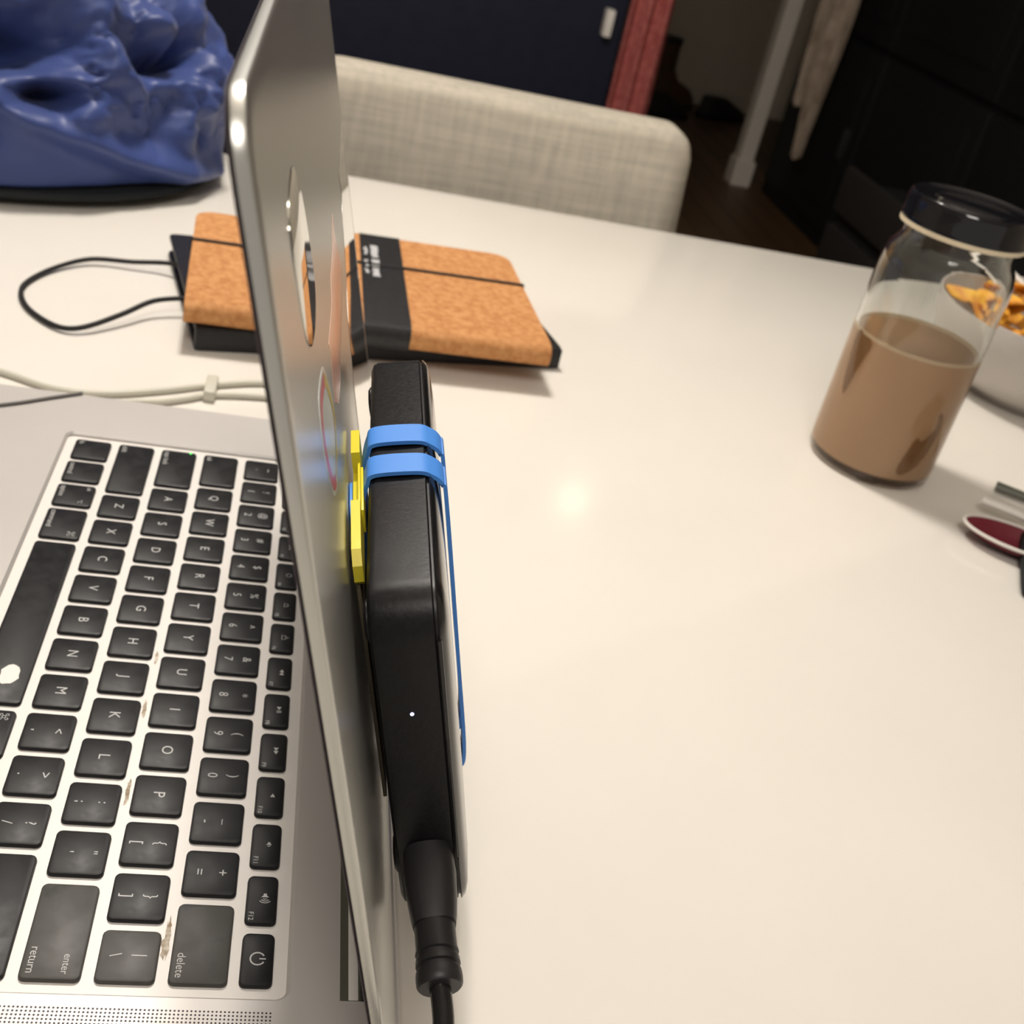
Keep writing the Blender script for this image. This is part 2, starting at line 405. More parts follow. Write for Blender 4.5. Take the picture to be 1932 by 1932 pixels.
for x in (BX0 + .03, BX1 - .03):
    for y in (BY0 + .03, BY1 - .03):
        b = BM(); lathe(b, [(0, 0), (.006, 0), (.0065, .001), (.0065, .002), (0, .002)], (x, y, ZT), 16); obj('foot', b, M['rubber'], lap)
# hinge slot: dark groove, bright bar and black hinge cover
b = BM(); box(b, HX0, HX1, HY0, .0490, DZ, DZ + .00012); obj('hinge_slot', b, M['olive'], lap, smooth=False)
b = BM(); box(b, HX0, HX1, HY0 + .0022, HY0 + .0048, DZ + .00012, DZ + .0006, bev=.0002); obj('hinge_bar', b, M['well'], lap)
b = BM(); tube(b, [(HX0, .0450, .0008), (HX1, .0450, .0008)], .0030, 20); obj('hinge', b, M['rubber'], lap)
# speaker grille: rows of pin holes beside the keyboard
b = BM()
for i in range(14):
    for k in range(84):
        x, y = .2822 + i * .00105, -.0665 + k * .00103
        vsx = [b.verts.new((x + .0003 * math.cos(a * PI / 3), y + .0003 * math.sin(a * PI / 3), DZ + .00004)) for a in range(6)]
        face(b, vsx)
obj('speaker_grille', b, M['gasket'], lap, smooth=False, kind='stuff')
# grime in the well beside the delete key
for cx, cy, rx, ry, sd in ((.2595, -.0092, .0075, .0011, 1), (.262, -.0095, .004, .0014, 2), (.208, -.0273, .006, .0009, 4), (.17, -.0277, .005, .0008, 5), (.144, -.0275, .004, .0007, 6)):
    b = BM(); rnd = random.Random(sd)
    poly(b, [(cx + rx * math.cos(a * PI / 9) * rnd.uniform(.6, 1.1), cy + ry * math.sin(a * PI / 9) * rnd.uniform(.5, 1.1)) for a in range(18)], WZ + .00005 + sd * .000004)
    obj('grime_stain', b, M['grime'], lap, smooth=False)

b = BM(); plate(b, .085, .190, -.190, -.1135, DZ - .0002, DZ + .00015, r=.003, bev=.0001); obj('trackpad', b, M['well'], lap)
# --- keys
U = .019
_caps = {}
def cap_mesh(wd, ht, mm):
    k = (round(wd, 4), round(ht, 4), mm.name)
    if k not in _caps:
        b = BM(); L = []
        hw, hh = wd / 2, ht / 2
        for z, d, r in ((-.0013, 0, .0016), (-.0004, .0001, .0016), (-.00012, .00025, .0015), (0, .0006, .0013)):
            L.append([(x, y, z) for x, y in rrect(-hw + d, hw - d, -hh + d, hh - d, r, 3)])
        loft(b, L, False, True)
        bmesh.ops.recalc_face_normals(b, faces=b.faces)
        me = bpy.data.meshes.new('key'); 
        for f in b.faces: f.smooth = True
        b.to_mesh(me); b.free(); me.set_sharp_from_angle(angle=math.radians(35)); me.materials.append(mm); _caps[k] = me
    return _caps[k]
LZ = .00005
def speaker_icon(b, x, y, s, waves):
    poly(b, [(x - .9 * s, y - .3 * s), (x - .5 * s, y - .3 * s), (x, y - .75 * s), (x, y + .75 * s), (x - .5 * s, y + .3 * s), (x - .9 * s, y + .3 * s)], LZ)
    for k in range(waves): arc(b, x, y, (.5 + .45 * k) * s, -50, 50, .17 * s, LZ)
def tri(b, x, y, s, d=1): poly(b, [(x - .5 * s * d, y - .55 * s), (x - .5 * s * d, y + .55 * s), (x + .5 * s * d, y)], LZ)
def bar(b, x0, x1, y0, y1): poly(b, [(x0, y0), (x1, y0), (x1, y1), (x0, y1)], LZ)
def sun(b, x, y, s):
    arc(b, x, y, .45 * s, 0, 360, .2 * s, LZ, 12)
    for k in range(8):
        a = k * PI / 4; c, q = math.cos(a), math.sin(a)
        poly(b, [(x + .8 * s * c - .08 * s * q, y + .8 * s * q + .08 * s * c), (x + .8 * s * c + .08 * s * q, y + .8 * s * q - .08 * s * c), (x + 1.15 * s * c + .08 * s * q, y + 1.15 * s * q - .08 * s * c), (x + 1.15 * s * c - .08 * s * q, y + 1.15 * s * q + .08 * s * c)], LZ)
def power(b, x, y, s):
    arc(b, x, y, s, 120, 420, .22 * s, LZ, 18); bar(b, x - .1 * s, x + .1 * s, y + .25 * s, y + 1.15 * s)
def command(b, x, y, s):
    for sx in (-1, 1):
        for sy in (-1, 1): arc(b, x + sx * .72 * s, y + sy * .72 * s, .34 * s, 0, 360, .16 * s, LZ, 10)
    for k in (-1, 1):
        bar(b, x - .72 * s, x + .72 * s, y + k * .38 * s - .08 * s, y + k * .38 * s + .08 * s)
        bar(b, x + k * .38 * s - .08 * s, x + k * .38 * s + .08 * s, y - .72 * s, y + .72 * s)
def option(b, x, y, s):
    bar(b, x - s, x - .4 * s, y + .5 * s, y + .7 * s); bar(b, x + .2 * s, x + s, y + .5 * s, y + .7 * s); bar(b, x + .2 * s, x + s, y - .7 * s, y - .5 * s)
    poly(b, [(x - .5 * s, y + .7 * s), (x - .35 * s, y + .7 * s), (x + .35 * s, y - .7 * s), (x + .2 * s, y - .7 * s)], LZ)
def legend(kind, wd, ht):
    b = BM(); hw, hh = wd / 2, ht / 2
    k = kind[0]
    if k == 'L': text_mesh(b, kind[1], .0049, 0, 0, LZ)
    elif k == '2':                       # shifted glyph above, plain glyph below
        text_mesh(b, kind[1], .0043, 0, .0030, LZ); text_mesh(b, kind[2], .0043, 0, -.0034, LZ)
    elif k == 'W':                       # word at lower left or lower right
        _, s, side = kind[:3]
        x = -hw + .0016 if side < 0 else hw - .0016
        text_mesh(b, s, .0031, x, -hh + .0026, LZ, 'LEFT' if side < 0 else 'RIGHT')
        if len(kind) > 3:
            e_ = kind[3]
            if e_ == 'cmd': command(b, hw - .0032 if side < 0 else -hw + .0032, hh - .0034, .0013)
            elif e_ == 'opt': option(b, hw - .003, hh - .003, .001)
            elif e_ == 'alt': text_mesh(b, 'alt', .0024, -hw + .0016, hh - .0026, LZ, 'LEFT'); option(b, hw - .0032, hh - .0044, .0011)
            elif e_ == 'enter': text_mesh(b, 'enter', .0028, hw - .0016, hh - .0042, LZ, 'RIGHT')
    elif k == 'F':                       # function row: small icon, F number at lower right
        _, s, ic = kind
        if s: text_mesh(b, s, .0020, hw - .0009, -hh + .0016, LZ, 'RIGHT')
        q = .0011
        if ic == 'esc': text_mesh(b, 'esc', .0028, -hw + .0012, -hh + .002, LZ, 'LEFT')
        elif ic == 'power': power(b, 0, 0, .0019)
        elif ic == 'mute': tri(b, -.0002, .0008, .0014, -1)
        elif ic == 'v1': speaker_icon(b, 0, .0008, q, 1)
        elif ic == 'v3': speaker_icon(b, -.0006, .0008, .0014, 3)
        elif ic == 'ff': tri(b, -.0008, .0008, .0015); tri(b, .0007, .0008, .0015)
        elif ic == 'rew': tri(b, -.0008, .0008, .0015, -1); tri(b, .0007, .0008, .0015, -1)
        elif ic == 'play': tri(b, -.0008, .0008, .0015); bar(b, .0003, .0006, 0, .0016); bar(b, .001, .0013, 0, .0016)
        elif ic == 'sun1': sun(b, 0, .0008, .0009)
        elif ic == 'sun2': sun(b, 0, .0008, .0012)
        elif ic == 'kb1': arc(b, 0, .0004, .0009, 0, 180, .0002, LZ); bar(b, -.0013, .0013, -.0002, 0)
        elif ic == 'kb2': arc(b, 0, .0004, .0011, 0, 180, .0002, LZ); bar(b, -.0015, .0015, -.0002, 0); bar(b, -.0001, .0001, .0018, .0024)
        elif ic == 'mc':
            for dx, dy in ((-.001, 0), (0, .0008), (.001, 0)): bar(b, dx - .0004, dx + .0004, dy, dy + .0006)
        elif ic == 'lp': arc(b, 0, .0008, .0011, 0, 360, .0002, LZ)
    elif k == 'A': text_mesh(b, kind[1], .003, 0, 0, LZ)
    if not b.verts: b.free(); return None
    return b
PY, FY = .01822, .01473
GAP = .0031
def key(x0, wu, yc, ht, kind, mm=None, dim=False):
    wd = wu * U - GAP
    xc = (x0 + wu / 2) * U
    o = bpy.data.objects.new('key', cap_mesh(wd, ht, mm or M['key'])); COL.objects.link(o)
    o.parent = lap; o.location = Vector((xc, yc, 0)) - wloc(lap)
    if kind:
        b = legend(kind, wd, ht)
        if b:
            me = bpy.data.meshes.new('legend'); b.to_mesh(me); b.free(); me.materials.append(M['legend_dim'] if dim else M['legend'])
            l = bpy.data.objects.new('legend', me); COL.objects.link(l); l.parent = o
    return o
KH = PY - GAP
fw = 14.5 / 14
fk = [('F', '', 'esc'), ('F', 'F1', 'sun1'), ('F', 'F2', 'sun2'), ('F', 'F3', 'mc'), ('F', 'F4', 'lp'), ('F', 'F5', 'kb1'), ('F', 'F6', 'kb2'), ('F', 'F7', 'rew'), ('F', 'F8', 'play'), ('F', 'F9', 'ff'), ('F', 'F10', 'mute'), ('F', 'F11', 'v1'), ('F', 'F12', 'v3'), ('F', '', 'power')]
for i, kd in enumerate(fk): key(i * fw, fw, FY, .0087, kd)
x = 0
for lo, hi in zip('`1234567890-=', '~!@#$%^&*()_+'):
    key(x, 1, 0, KH, ('2', hi, lo)); x += 1
kdel = key(x, 1.5, 0, KH, ('W', 'delete', 1), M['key_greasy_sheen'])
key(0, 1.5, -PY, KH, ('W', 'tab', -1)); x = 1.5
for c in 'QWERTYUIOP': key(x, 1, -PY, KH, ('L', c)); x += 1
for c, d in (('{', '['), ('}', ']')): key(x, 1, -PY, KH, ('2', c, d)); x += 1
key(x, 1, -PY, KH, ('2', '|', '\\'), M['key_greasy_sheen'])
kc = key(0, 1.75, -2 * PY, KH, ('W', 'caps lock', -1)); x = 1.75
b = BM(); lathe(b, [(0, 0), (.0005, 0)], (.0026, -2 * PY + .0048, LZ), 10); obj('caps_light', b, M['lamp_green'], kc, smooth=False, label='glowing green light')
for c in 'ASDFGHJKL': key(x, 1, -2 * PY, KH, ('L', c)); x += 1
for c, d in ((':', ';'), ('"', "'")): key(x, 1, -2 * PY, KH, ('2', c, d)); x += 1
key(x, 1.75, -2 * PY, KH, ('W', 'return', 1, 'enter'), M['key_greasy_sheen'])
key(0, 2.25, -3 * PY, KH, ('W', 'shift', -1)); x = 2.25
for c in 'ZXCVBNM': key(x, 1, -3 * PY, KH, ('L', c)); x += 1
for c, d in (('<', ','), ('>', '.'), ('?', '/')): key(x, 1, -3 * PY, KH, ('2', c, d)); x += 1
key(x, 2.25, -3 * PY, KH, ('W', 'shift', 1))
yb = -4 * PY; x = 0
for wu, kd in ((1, ('W', 'fn', -1)), (1, ('W', 'control', -1)), (1, ('W', 'option', -1, 'alt')), (1.25, ('W', 'command', -1, 'cmd'))): key(x, wu, yb, KH, kd); x += wu
ks = key(x, 5, yb, KH, None); sx = x; x += 5
b = BM(); rnd = random.Random(3)
poly(b, [(.1605 + .0052 * math.cos(a * PI / 8) * rnd.uniform(.8, 1.1), yb + .0012 + .0033 * math.sin(a * PI / 8) * rnd.uniform(.8, 1.1)) for a in range(16)], LZ)
obj('worn_patch', b, M['well'], ks, smooth=False, label='pale worn patch in the black paint')
for wu, kd in ((1.25, ('W', 'command', 1, 'cmd')), (1, ('W', 'option', 1))): key(x, wu, yb, KH, kd); x += wu
hk = (KH - .001) / 2
key(x, 1, yb - hk / 2 - .0005, hk, None); x += 1
key(x, 1, yb + hk / 2 + .0005, hk, None); key(x, 1, yb - hk / 2 - .0005, hk, None); x += 1
key(x, 1, yb - hk / 2 - .0005, hk, None)

# --- lid: X along the hinge, u up the lid, n out of its back
TH = math.atan(.2506); LO = Vector((0, .0479, 0))
UU = Vector((0, -math.sin(TH), math.cos(TH))); NN = Vector((0, math.cos(TH), math.sin(TH))); XX = Vector((1, 0, 0))
LU = .2385
def yaw(x): return .0012 * (BX1 - x) / (BX1 - BX0)
def LP(x, u, n): return LO + XX * x + UU * u + NN * (n + yaw(x))
def lid_h(x, u):
    d = max(0, min(x - BX0, BX1 - x, LU - u, u + .002))
    xs, ys = (0, .0004, .0016, .02, .04), (.0026, .0029, .0032, .0032, .0032)
    for i in range(4):
        if d <= xs[i + 1]: return ys[i] + (ys[i + 1] - ys[i]) * (d - xs[i]) / (xs[i + 1] - xs[i])
    return .0032
lid = None
def lloop(d, n, r=.012): return [LP(x, u, n) for x, u in rrect(BX0 + d, BX1 - d, -.002 + d, LU - d, max(r - d, .001), 6)]
b = BM(); loft(b, [lloop(.0006, .0004), lloop(.0, .0008), lloop(0, .0026), lloop(.0002, .0029), lloop(.0007, .0031), lloop(.0016, .0032), lloop(.005, .0032)])
lid = obj('lid', b, M['lid_metal'], lap, angle=50)
b = BM(); loft(b, [lloop(.0004, .0), lloop(.0002, .0001), lloop(.0002, .0003), lloop(.0006, .0004)]); obj('gasket', b, M['gasket'], lid)
b = BM(); loft(b, [lloop(.006, -.0003), lloop(.005, .00005)]); obj('screen', b, M['screen'], lid, smooth=False)
b = BM(); box(b, HX0, HX1, .0505, .0516, -.0016, .0004); obj('hinge_seam', b, M['gasket'], lid, smooth=False)
# stickers, laid on the curved back
def sticker(name, pts, th, m, parent, base=0., label=None, smooth_n=3):
    b = BM(); p2 = cat_rom([Vector((p[0], p[1], 0)) for p in pts], smooth_n, True) if smooth_n > 1 else [Vector((p[0], p[1], 0)) for p in pts]
    c = sum(p2, Vector()) / len(p2)
    L = []
    for k, dn in ((1, base), (1, base + th * .6), (.97, base + th)):
        L.append([LP(*((c + (p - c) * k).xy), lid_h(*((c + (p - c) * k).xy)) + dn) for p in p2])
    loft(b, L); return obj(name, b, m, parent, label=label)
sticker('chrome_sticker', [(.2517, .2123), (.2420, .2062), (.2375, .1995), (.2350, .1903), (.2360, .1830), (.2435, .1800), (.2539, .1795), (.2639, .1815), (.2706, .1853), (.2745, .1921), (.2763, .2000), (.2763, .2058), (.2747, .2091), (.2693, .2113), (.2611, .2122)], .0003, M['chrome'], lid, label='mirror-like oval sticker near the upper corner')
ringp = [(.2423, .1672), (.2585, .1700), (.2646, .1688), (.2673, .1638), (.2667, .1568), (.2610, .1483), (.2566, .1437), (.2471, .1396), (.2340, .1394), (.2270, .1420), (.2240, .1462), (.2269, .1529), (.2335, .1599)]
rs = sticker('ring_sticker', ringp, .00015, M['pale_print'], lid, label='pale round sticker with a red and yellow ring')
def band_on(pts, k0, k1, i0, i1, m, name, dn):
    p2 = cat_rom([Vector((p[0], p[1], 0)) for p in pts], 3, True); c = sum(p2, Vector()) / len(p2); b = BM(); pr = None; n_ = len(p2)
    for i in range(int(i0 * n_), int(i1 * n_) + 1):
        p = p2[i % n_]; q = [b.verts.new(LP(*(c + (p - c) * k).xy, lid_h(*(c + (p - c) * k).xy) + dn)) for k in (k0, k1)]
        if pr: face(b, (pr[0], pr[1], q[1], q[0]))
        pr = q
    obj(name, b, m, lid)
band_on(ringp, .70, .92, .02, .55, M['red_print'], 'ring_print', .00019)
band_on(ringp, .70, .92, .58, 1.0, M['yellow_print'], 'ring_print', .00019)
sticker('pink_sticker', [(.1300, .1640), (.1268, .1545), (.118, .1478), (.1136, .1396), (.1427, .1371), (.176, .1391), (.1869, .1369), (.2053, .1396), (.2178, .1464), (.2127, .1567), (.215, .1602), (.1836, .1577), (.1734, .1615), (.1539, .1607)], .00012, M['pink_print'], lid, label='long ragged pink and white sticker', smooth_n=1)
jag = [(.0542, .1538), (.0500, .1454), (.0682, .1409), (.0793, .1313), (.0968, .1246), (.1095, .1211), (.113, .1114), (.1174, .1067), (.1205, .1009), (.1219, .0886), (.1225, .0791)]
film = jag + [(.1225, .012), (-.030, .012), (-.030, .1538)]
fo = sticker('clear_film', film, .00008, M['clear_film'], lid, label='glossy clear film with a torn edge', smooth_n=1)
b = BM(); pr = None
for p in jag:
    q = [b.verts.new(LP(p[0] + dx, p[1] + dx * .4, lid_h(*p) + .00012)) for dx in (0, .0012)]
    if pr: face(b, (pr[0], pr[1], q[1], q[0]))
    pr = q
obj('torn_edge', b, M['gasket'], lid, smooth=False)

# ------------------------------------------------------------------ external drive hung on the lid's back
DA = .027
D0 = LP(.2660, 0, 0) - NN * yaw(.2660)
DX = (XX * math.cos(DA) - NN * math.sin(DA)).normalized(); DN = (NN * math.cos(DA) + XX * math.sin(DA)).normalized()
DN0 = .0074
def DP(x, u, n): return D0 + DX * x + UU * u + DN * (n + DN0)     # x <= 0: from the near side face back
DW, DB, DT, DTH = .134, .017, .1200, .0150
drive = thing('external_drive', 'flat black external drive strapped upright to the back of the lid', 'hard drive', tuple(DP(-.067, DB, .0)))
def dl(d, n, r=.0105): return [DP(x, u, n) for x, u in rrect(-DW + d, -d, DB + d, DT - d, max(r - d, .002), 8)]
b = BM(); loft(b, [dl(.0022, 0), dl(.0006, .0008), dl(.0, .0022), dl(0, DTH - .0004), dl(.0004, DTH)]); obj('case', b, M['drive_top'], drive)
b = BM(); loft(b, [dl(.0012, DTH - .0001), dl(.0012, DTH + .0006)]); obj('groove', b, M['rubber'], drive)
b = BM(); loft(b, [dl(.0002, DTH + .0006), dl(.0, DTH + .0009), dl(.0012, DTH + .0019), dl(.004, DTH + .0027), dl(.012, DTH + .0034), dl(.025, DTH + .0036)]); obj('front_cover', b, M['gloss_black'], drive)
for x, u in ((-.012, .108), (-.012, .030), (-.118, .110), (-.118, .030)):
    b = BM(); rows = []
    for r_, n in ((.0052, .0006), (.0052, -.0006), (.0042, -.0013), (.002, -.0015)):
        rows.append([DP(x + r_ * math.cos(k * PI / 10), u + r_ * math.sin(k * PI / 10), n) for k in range(20)])
    loft(b, rows); obj('foot', b, M['rubber'], drive)
b = BM(); rows = []
for r_, x in ((.00045, -.0002), (.00045, .00012), (.0003, .0002)):
    rows.append([DP(x, .0890 + r_ * math.cos(k * PI / 8), .0079 + r_ * math.sin(k * PI / 8)) for k in range(16)])
loft(b, rows); obj('status_light', b, M['lamp_white'], drive, label='tiny glowing blue-white light')
b = BM(); box(b, -.0006, .0006, .040, .110, DTH + .0002, DTH + .0012, f=DP, bev=.0003); obj('edge_lip', b, M['gloss_black'], drive)

# plug, boot and cable
cable = thing('usb_cable', 'black cable with thick moulded plug leaving the near side of the drive', 'cable', tuple(DP(0, .037, .0076)))
AX = [DP(-.001, .0405, .0082), DP(.010, .0382, .0086), DP(.0205, .0360, .0090)]
b = BM(); rows = []
def ring_at(c, ax, ru, rn, n=20, p=2.6):
    s = ax.cross(UU).normalized(); q = s.cross(ax).normalized(); out = []
    for k in range(n):
        a = 2 * PI * k / n; ca, sa = math.cos(a), math.sin(a)
        out.append(c + s * (math.copysign(abs(ca) ** (2 / p), ca) * rn) + q * (math.copysign(abs(sa) ** (2 / p), sa) * ru))
    return out
ax = (AX[2] - AX[0]).normalized()
for tt, ru, rn in ((0, .0068, .0064), (.006, .0068, .0066), (.013, .0062, .0062), (.018, .0054, .0056), (.0195, .0051, .0053)):
    rows.append(ring_at(AX[0] + ax * tt, ax, ru, rn))
loft(b, rows); obj('plug', b, M['rubber'], cable)
B0 = AX[0] + ax * .0190
b = BM(); rows = []
for tt, r_ in ((0, .0050), (.006, .0050), (.0075, .0053), (.0078, .0047), (.0088, .0047), (.0091, .0053), (.0105, .0054), (.0108, .0048), (.0118, .0048), (.0121, .0055), (.0135, .0056), (.0152, .0055), (.0158, .0050)):
    rows.append(ring_at(B0 + ax * tt, ax, r_, r_, 20, 2.1))
loft(b, rows); obj('strain_relief', b, M['rubber'], cable)
E0 = B0 + ax * .0145
b = BM(); tube(b, cat_rom([E0, E0 + ax * .012 + Vector((0, 0, -.002)), E0 + Vector((.024, -.004, -.010)), E0 + Vector((.045, -.002, -.026)), E0 + Vector((.075, .012, -.05)), (E0.x + .11, E0.y + .03, ZT + .003), (E0.x + .2, E0.y + .05, ZT + .003)], 6), .0026, 14); obj('cord', b, M['gloss_black'], cable)

# blue straps round the drive, yellow hook between drive and lid
def strap(xc, label):
    pts2 = [(.0022, DT + .0006), (.0125, DT + .0006), (.0160, DT - .0006), (.0186, DT - .0035), (.0192, DT - .010), (.0192, .06), (.0190, DB + .006), (.0165, DB - .0006), (.0125, DB - .0008), (.0022, DB - .0008), (.0004, DB + .001), (-.0004, DB + .008), (-.0012, .06), (-.0022, DT - .018), (-.0016, DT - .008), (.0002, DT - .0016)]
    p3 = cat_rom([Vector((p[0], p[1], 0)) for p in pts2], 9, True)
    path = [DP(xc, p.y, p.x) for p in p3]; nrm = []
    n_ = len(p3)
    for i in range(n_):
        t_ = (p3[(i + 1) % n_] - p3[i - 1]).normalized(); o_ = Vector((-t_.y, t_.x, 0))
        c_ = Vector((.0085, .07, 0))
        if o_.dot(p3[i] - c_) < 0: o_ = -o_
        nrm.append((DN * o_.x + UU * o_.y).normalized())
    b = BM(); ribbon(b, path, .0048, .0011, DX, nrm)
    o = obj('silicone_strap', b, M['blue'], None); return tag(o, label, 'strap', 'blue straps round the drive')
strap(-.0762, 'blue silicone strap around the drive, the farther of the two')
strap(-.0600, 'blue silicone strap around the drive, the nearer of the two')

def HP(x, u, n): return LP(x, u, n)
hook = thing('plastic_hook', 'bright yellow plastic hook plate wedged between lid and black drive', 'hook', tuple(HP(.21, .05, .0045)))
b = BM()
HN0, HN1 = .0043, .0066
prof = [(.1860, .1215), (.1985, .1215), (.1985, .1150), (.2225, .1165), (.2225, .1215), (.2420, .1200), (.2450, .1170), (.2450, .1125), (.2430, .1105), (.188, .1105), (.186, .1125)]
loft(b, [[HP(x, u, n) for x, u in prof] for n in (HN0, HN1)]); obj('hook_plate', b, M['yellow'], hook)
b = BM(); box(b, .188, .2435, .040, .1108, HN0 + .0002, HN0 + .0012, f=HP, bev=.0002); obj('shaded_plate', b, M['hook_shade'], hook, label='lower hook plate with its shade painted in brown')  # lower part of the hook plate, its shade put into the colour
for k, (x0, x1, ut) in enumerate(((.1995, .2220, .1190), (.2000, .2215, .1178))):
    b = BM(); box(b, x0, x1, .111, ut, HN1 - .0008 + k * .0007, HN1 - .0001 + k * .0007, f=HP, bev=.0002); obj('rib', b, M['yellow'], hook)
b = BM(); plate(b, .2010, .2215, .098, .1165, HN0 - .0009, HN0 - .0001, r=.006, bev=.0002, f=HP); obj('strap_loop', b, M['blue'], hook, label='blue loop of strap showing on the lid side')

# ------------------------------------------------------------------ notebooks
def rot2(cx, cy, a):
    c, s = math.cos(a), math.sin(a)
    return lambda x, y, z: (cx + c * x - s * y, cy + s * x + c * y, z)
# black notebook below
f = rot2(-.2390, .0485, math.radians(12.7))
nb = thing('black_notebook', 'thick black hardcover notebook lying under the cork notebook', 'notebook', (-.2415, .0475, ZT))
hx, hy = .073, .112
b = BM(); plate(b, -hx, hx, -hy, hy, ZT, ZT + .0026, r=.004, bev=.0005, f=f); obj('cover', b, M['black_cover'], nb)
b = BM(); plate(b, -hx, hx, -hy, hy, ZT + .0112, ZT + .0138, r=.004, bev=.0005, f=f); obj('cover', b, M['black_cover'], nb)
b = BM(); plate(b, hx - .004, hx + .0005, -hy, hy, ZT + .0006, ZT + .0132, r=.001, bev=.0006, f=f); obj('spine', b, M['black_cover'], nb)
b = BM(); box(b, -hx + .004, hx - .004, -hy + .003, hy - .003, ZT + .0026, ZT + .0112, f=f); obj('page_block', b, M['black_cover'], nb)
# cork notebook on top
CZ0, CZ1 = ZT + .0141, .0102
f2 = rot2(-.2270, .0485, math.radians(3.6))
ck = thing('cork_notebook', 'cork covered notebook with black band lying on the black notebook', 'notebook', (-.2270, .0485, CZ0))
hx, hy = .0775, .1055
b = BM(); rows = []
for k in range(11):       # covers joined by a rounded spine on the near side
    pass
spine = [(-hx, CZ1 - .0022), (-hx, CZ1), (hx - .008, CZ1), (hx - .003, CZ1 - .0012), (hx - .0004, CZ1 - .004), (hx, CZ1 - .007), (hx - .0004, CZ0 + .004), (hx - .003, CZ0 + .0012), (hx - .008, CZ0), (-hx, CZ0), (-hx, CZ0 + .0022), (hx - .008, CZ0 + .0022), (hx - .004, CZ0 + .004), (hx - .003, CZ1 - .007), (hx - .004, CZ1 - .004), (hx - .008, CZ1 - .0022)]
rc = .012
for y in (-hy, -hy + .0015, -hy + .004, -hy + .008, -hy + .012, hy - .012, hy - .008, hy - .004, hy - .0015, hy):
    dd = max(0, abs(y) - (hy - rc)); cut = rc - math.sqrt(max(0, rc * rc - dd * dd))
    rows.append([f2(max(px, -hx + cut), y, pz) for px, pz in spine])
loft(b, rows); obj('cover', b, M['cork'], ck)
b = BM(); box(b, -hx + .003, hx - .005, -hy + .003, hy - .003, CZ0 + .0022, CZ1 - .0022, f=f2); obj('page_block', b, M['paper'], ck)
b = BM(); rows = []
e_ = .0005
for y in (.0010, .0285):
    rows.append([f2(px, y - .004 * (px + hx) / hx, pz) for px, pz in ((-hx - e_, CZ0 - .0001), (-hx - e_, CZ1 + e_), (hx - .008, CZ1 + e_), (hx - .002, CZ1 - .001 + e_), (hx + e_, CZ1 - .004), (hx + e_, CZ0 + .004), (hx - .002, CZ0 + .001 - e_), (hx - .008, CZ0 - .0002), (hx - .008, CZ0), (hx - .004, CZ0 + .0015), (hx - .0005, CZ0 + .005), (hx - .0005, CZ1 - .005), (hx - .004, CZ1 - .001), (hx - .008, CZ1), (-hx, CZ1), (-hx, CZ0 - .0001))])
loft(b, rows); bd = obj('paper_band', b, M['black_cover'], ck, label='black band with white print')
b = BM(); rnd = random.Random(5)
for row, (y0, y1, xs, xe) in enumerate(((.0030, .0062, -.052, -.004), (.0078, .0132, -.056, -.002))):
    x = xs
    while x < xe:
        wl = rnd.uniform(.0016, .004)
        if rnd.random() > .18:
            q0, q1 = y0 + rnd.uniform(0, .0012), y1 - rnd.uniform(0, .001)
            face(b, [b.verts.new(f2(px, py - .004 * (px + hx) / hx, CZ1 + e_ + .0001)) for px, py in ((x, q0), (x + wl * .8, q0), (x + wl * .8, q1), (x, q1))])
        x += wl
obj('band_print', b, M['print_white'], bd, smooth=False)
b = BM(); box(b, -.0225, -.0195, -hy - .0006, hy + .0006, CZ1 + .0002, CZ1 + .0012, f=f2, bev=.0003); box(b, -.0225, -.0195, hy + .0001, hy + .0009, CZ0, CZ1 + .0008, f=f2); box(b, -.0225, -.0195, -hy - .0009, -hy - .0001, CZ0, CZ1 + .0008, f=f2); obj('elastic', b, M['cord_black'], ck)
lp = [(-.2300, -.0500, CZ0 - .003), (-.2479, -.0700, -.010), (-.2484, -.0936, -.013), (-.2446, -.1182, -.014), (-.2245, -.1358, -.0155), (-.1987, -.1452, -.0160), (-.1788, -.1436, -.0160), (-.1595, -.1338, -.0160), (-.1438, -.1168, -.0155), (-.1453, -.1033, -.014), (-.1628, -.0865, -.011), (-.1810, -.0720, -.008), (-.1900, -.0540, CZ0 - .003)]
b = BM(); tube(b, cat_rom(lp, 6), .0015, 8); obj('elastic_loop', b, M['cord_black'], nb)

# ------------------------------------------------------------------ cables on the table
wc = thing('white_cable', 'thin off-white cable doubled back behind the laptop with a small clip', 'cable', (-.0949, -.031, ZT))
zc = ZT + .0018
P1 = [(-.09, -.22), (-.0885, -.16), (-.0836, -.1324), (-.0730, -.1049), (-.0749, -.0804), (-.0856, -.0561), (-.0994, -.0322), (-.1107, -.0068), (-.113, .02), (-.106, .034), (-.097, .028), (-.0944, -.0058), (-.0888, -.0299), (-.0807, -.0423), (-.0735, -.0546), (-.0690, -.0693), (-.060, -.085)]
b = BM(); tube(b, cat_rom([(x, y, zc) for x, y in P1], 6), .0017, 10); obj('cord', b, M['cable'], wc)
b = BM(); box(b, -.1045, -.0835, -.0340, -.0280, ZT + .0001, ZT + .0062, bev=.0012); obj('clip', b, M['cable'], wc)
b = BM(); tube(b, cat_rom([(-.005, -.16, DZ + .0009), (-.012, -.128, DZ + .0009), (-.0200, -.112, DZ + .0009), (-.030, -.098, DZ + .0009), (-.0388, -.0855, DZ + .0009)], 6), .0008, 8)
tag(obj('grey_line', b, M['line_grey']), 'thin dark grey line across the far corner of the laptop', 'cord')  # thin dark grey tube across the deck corner

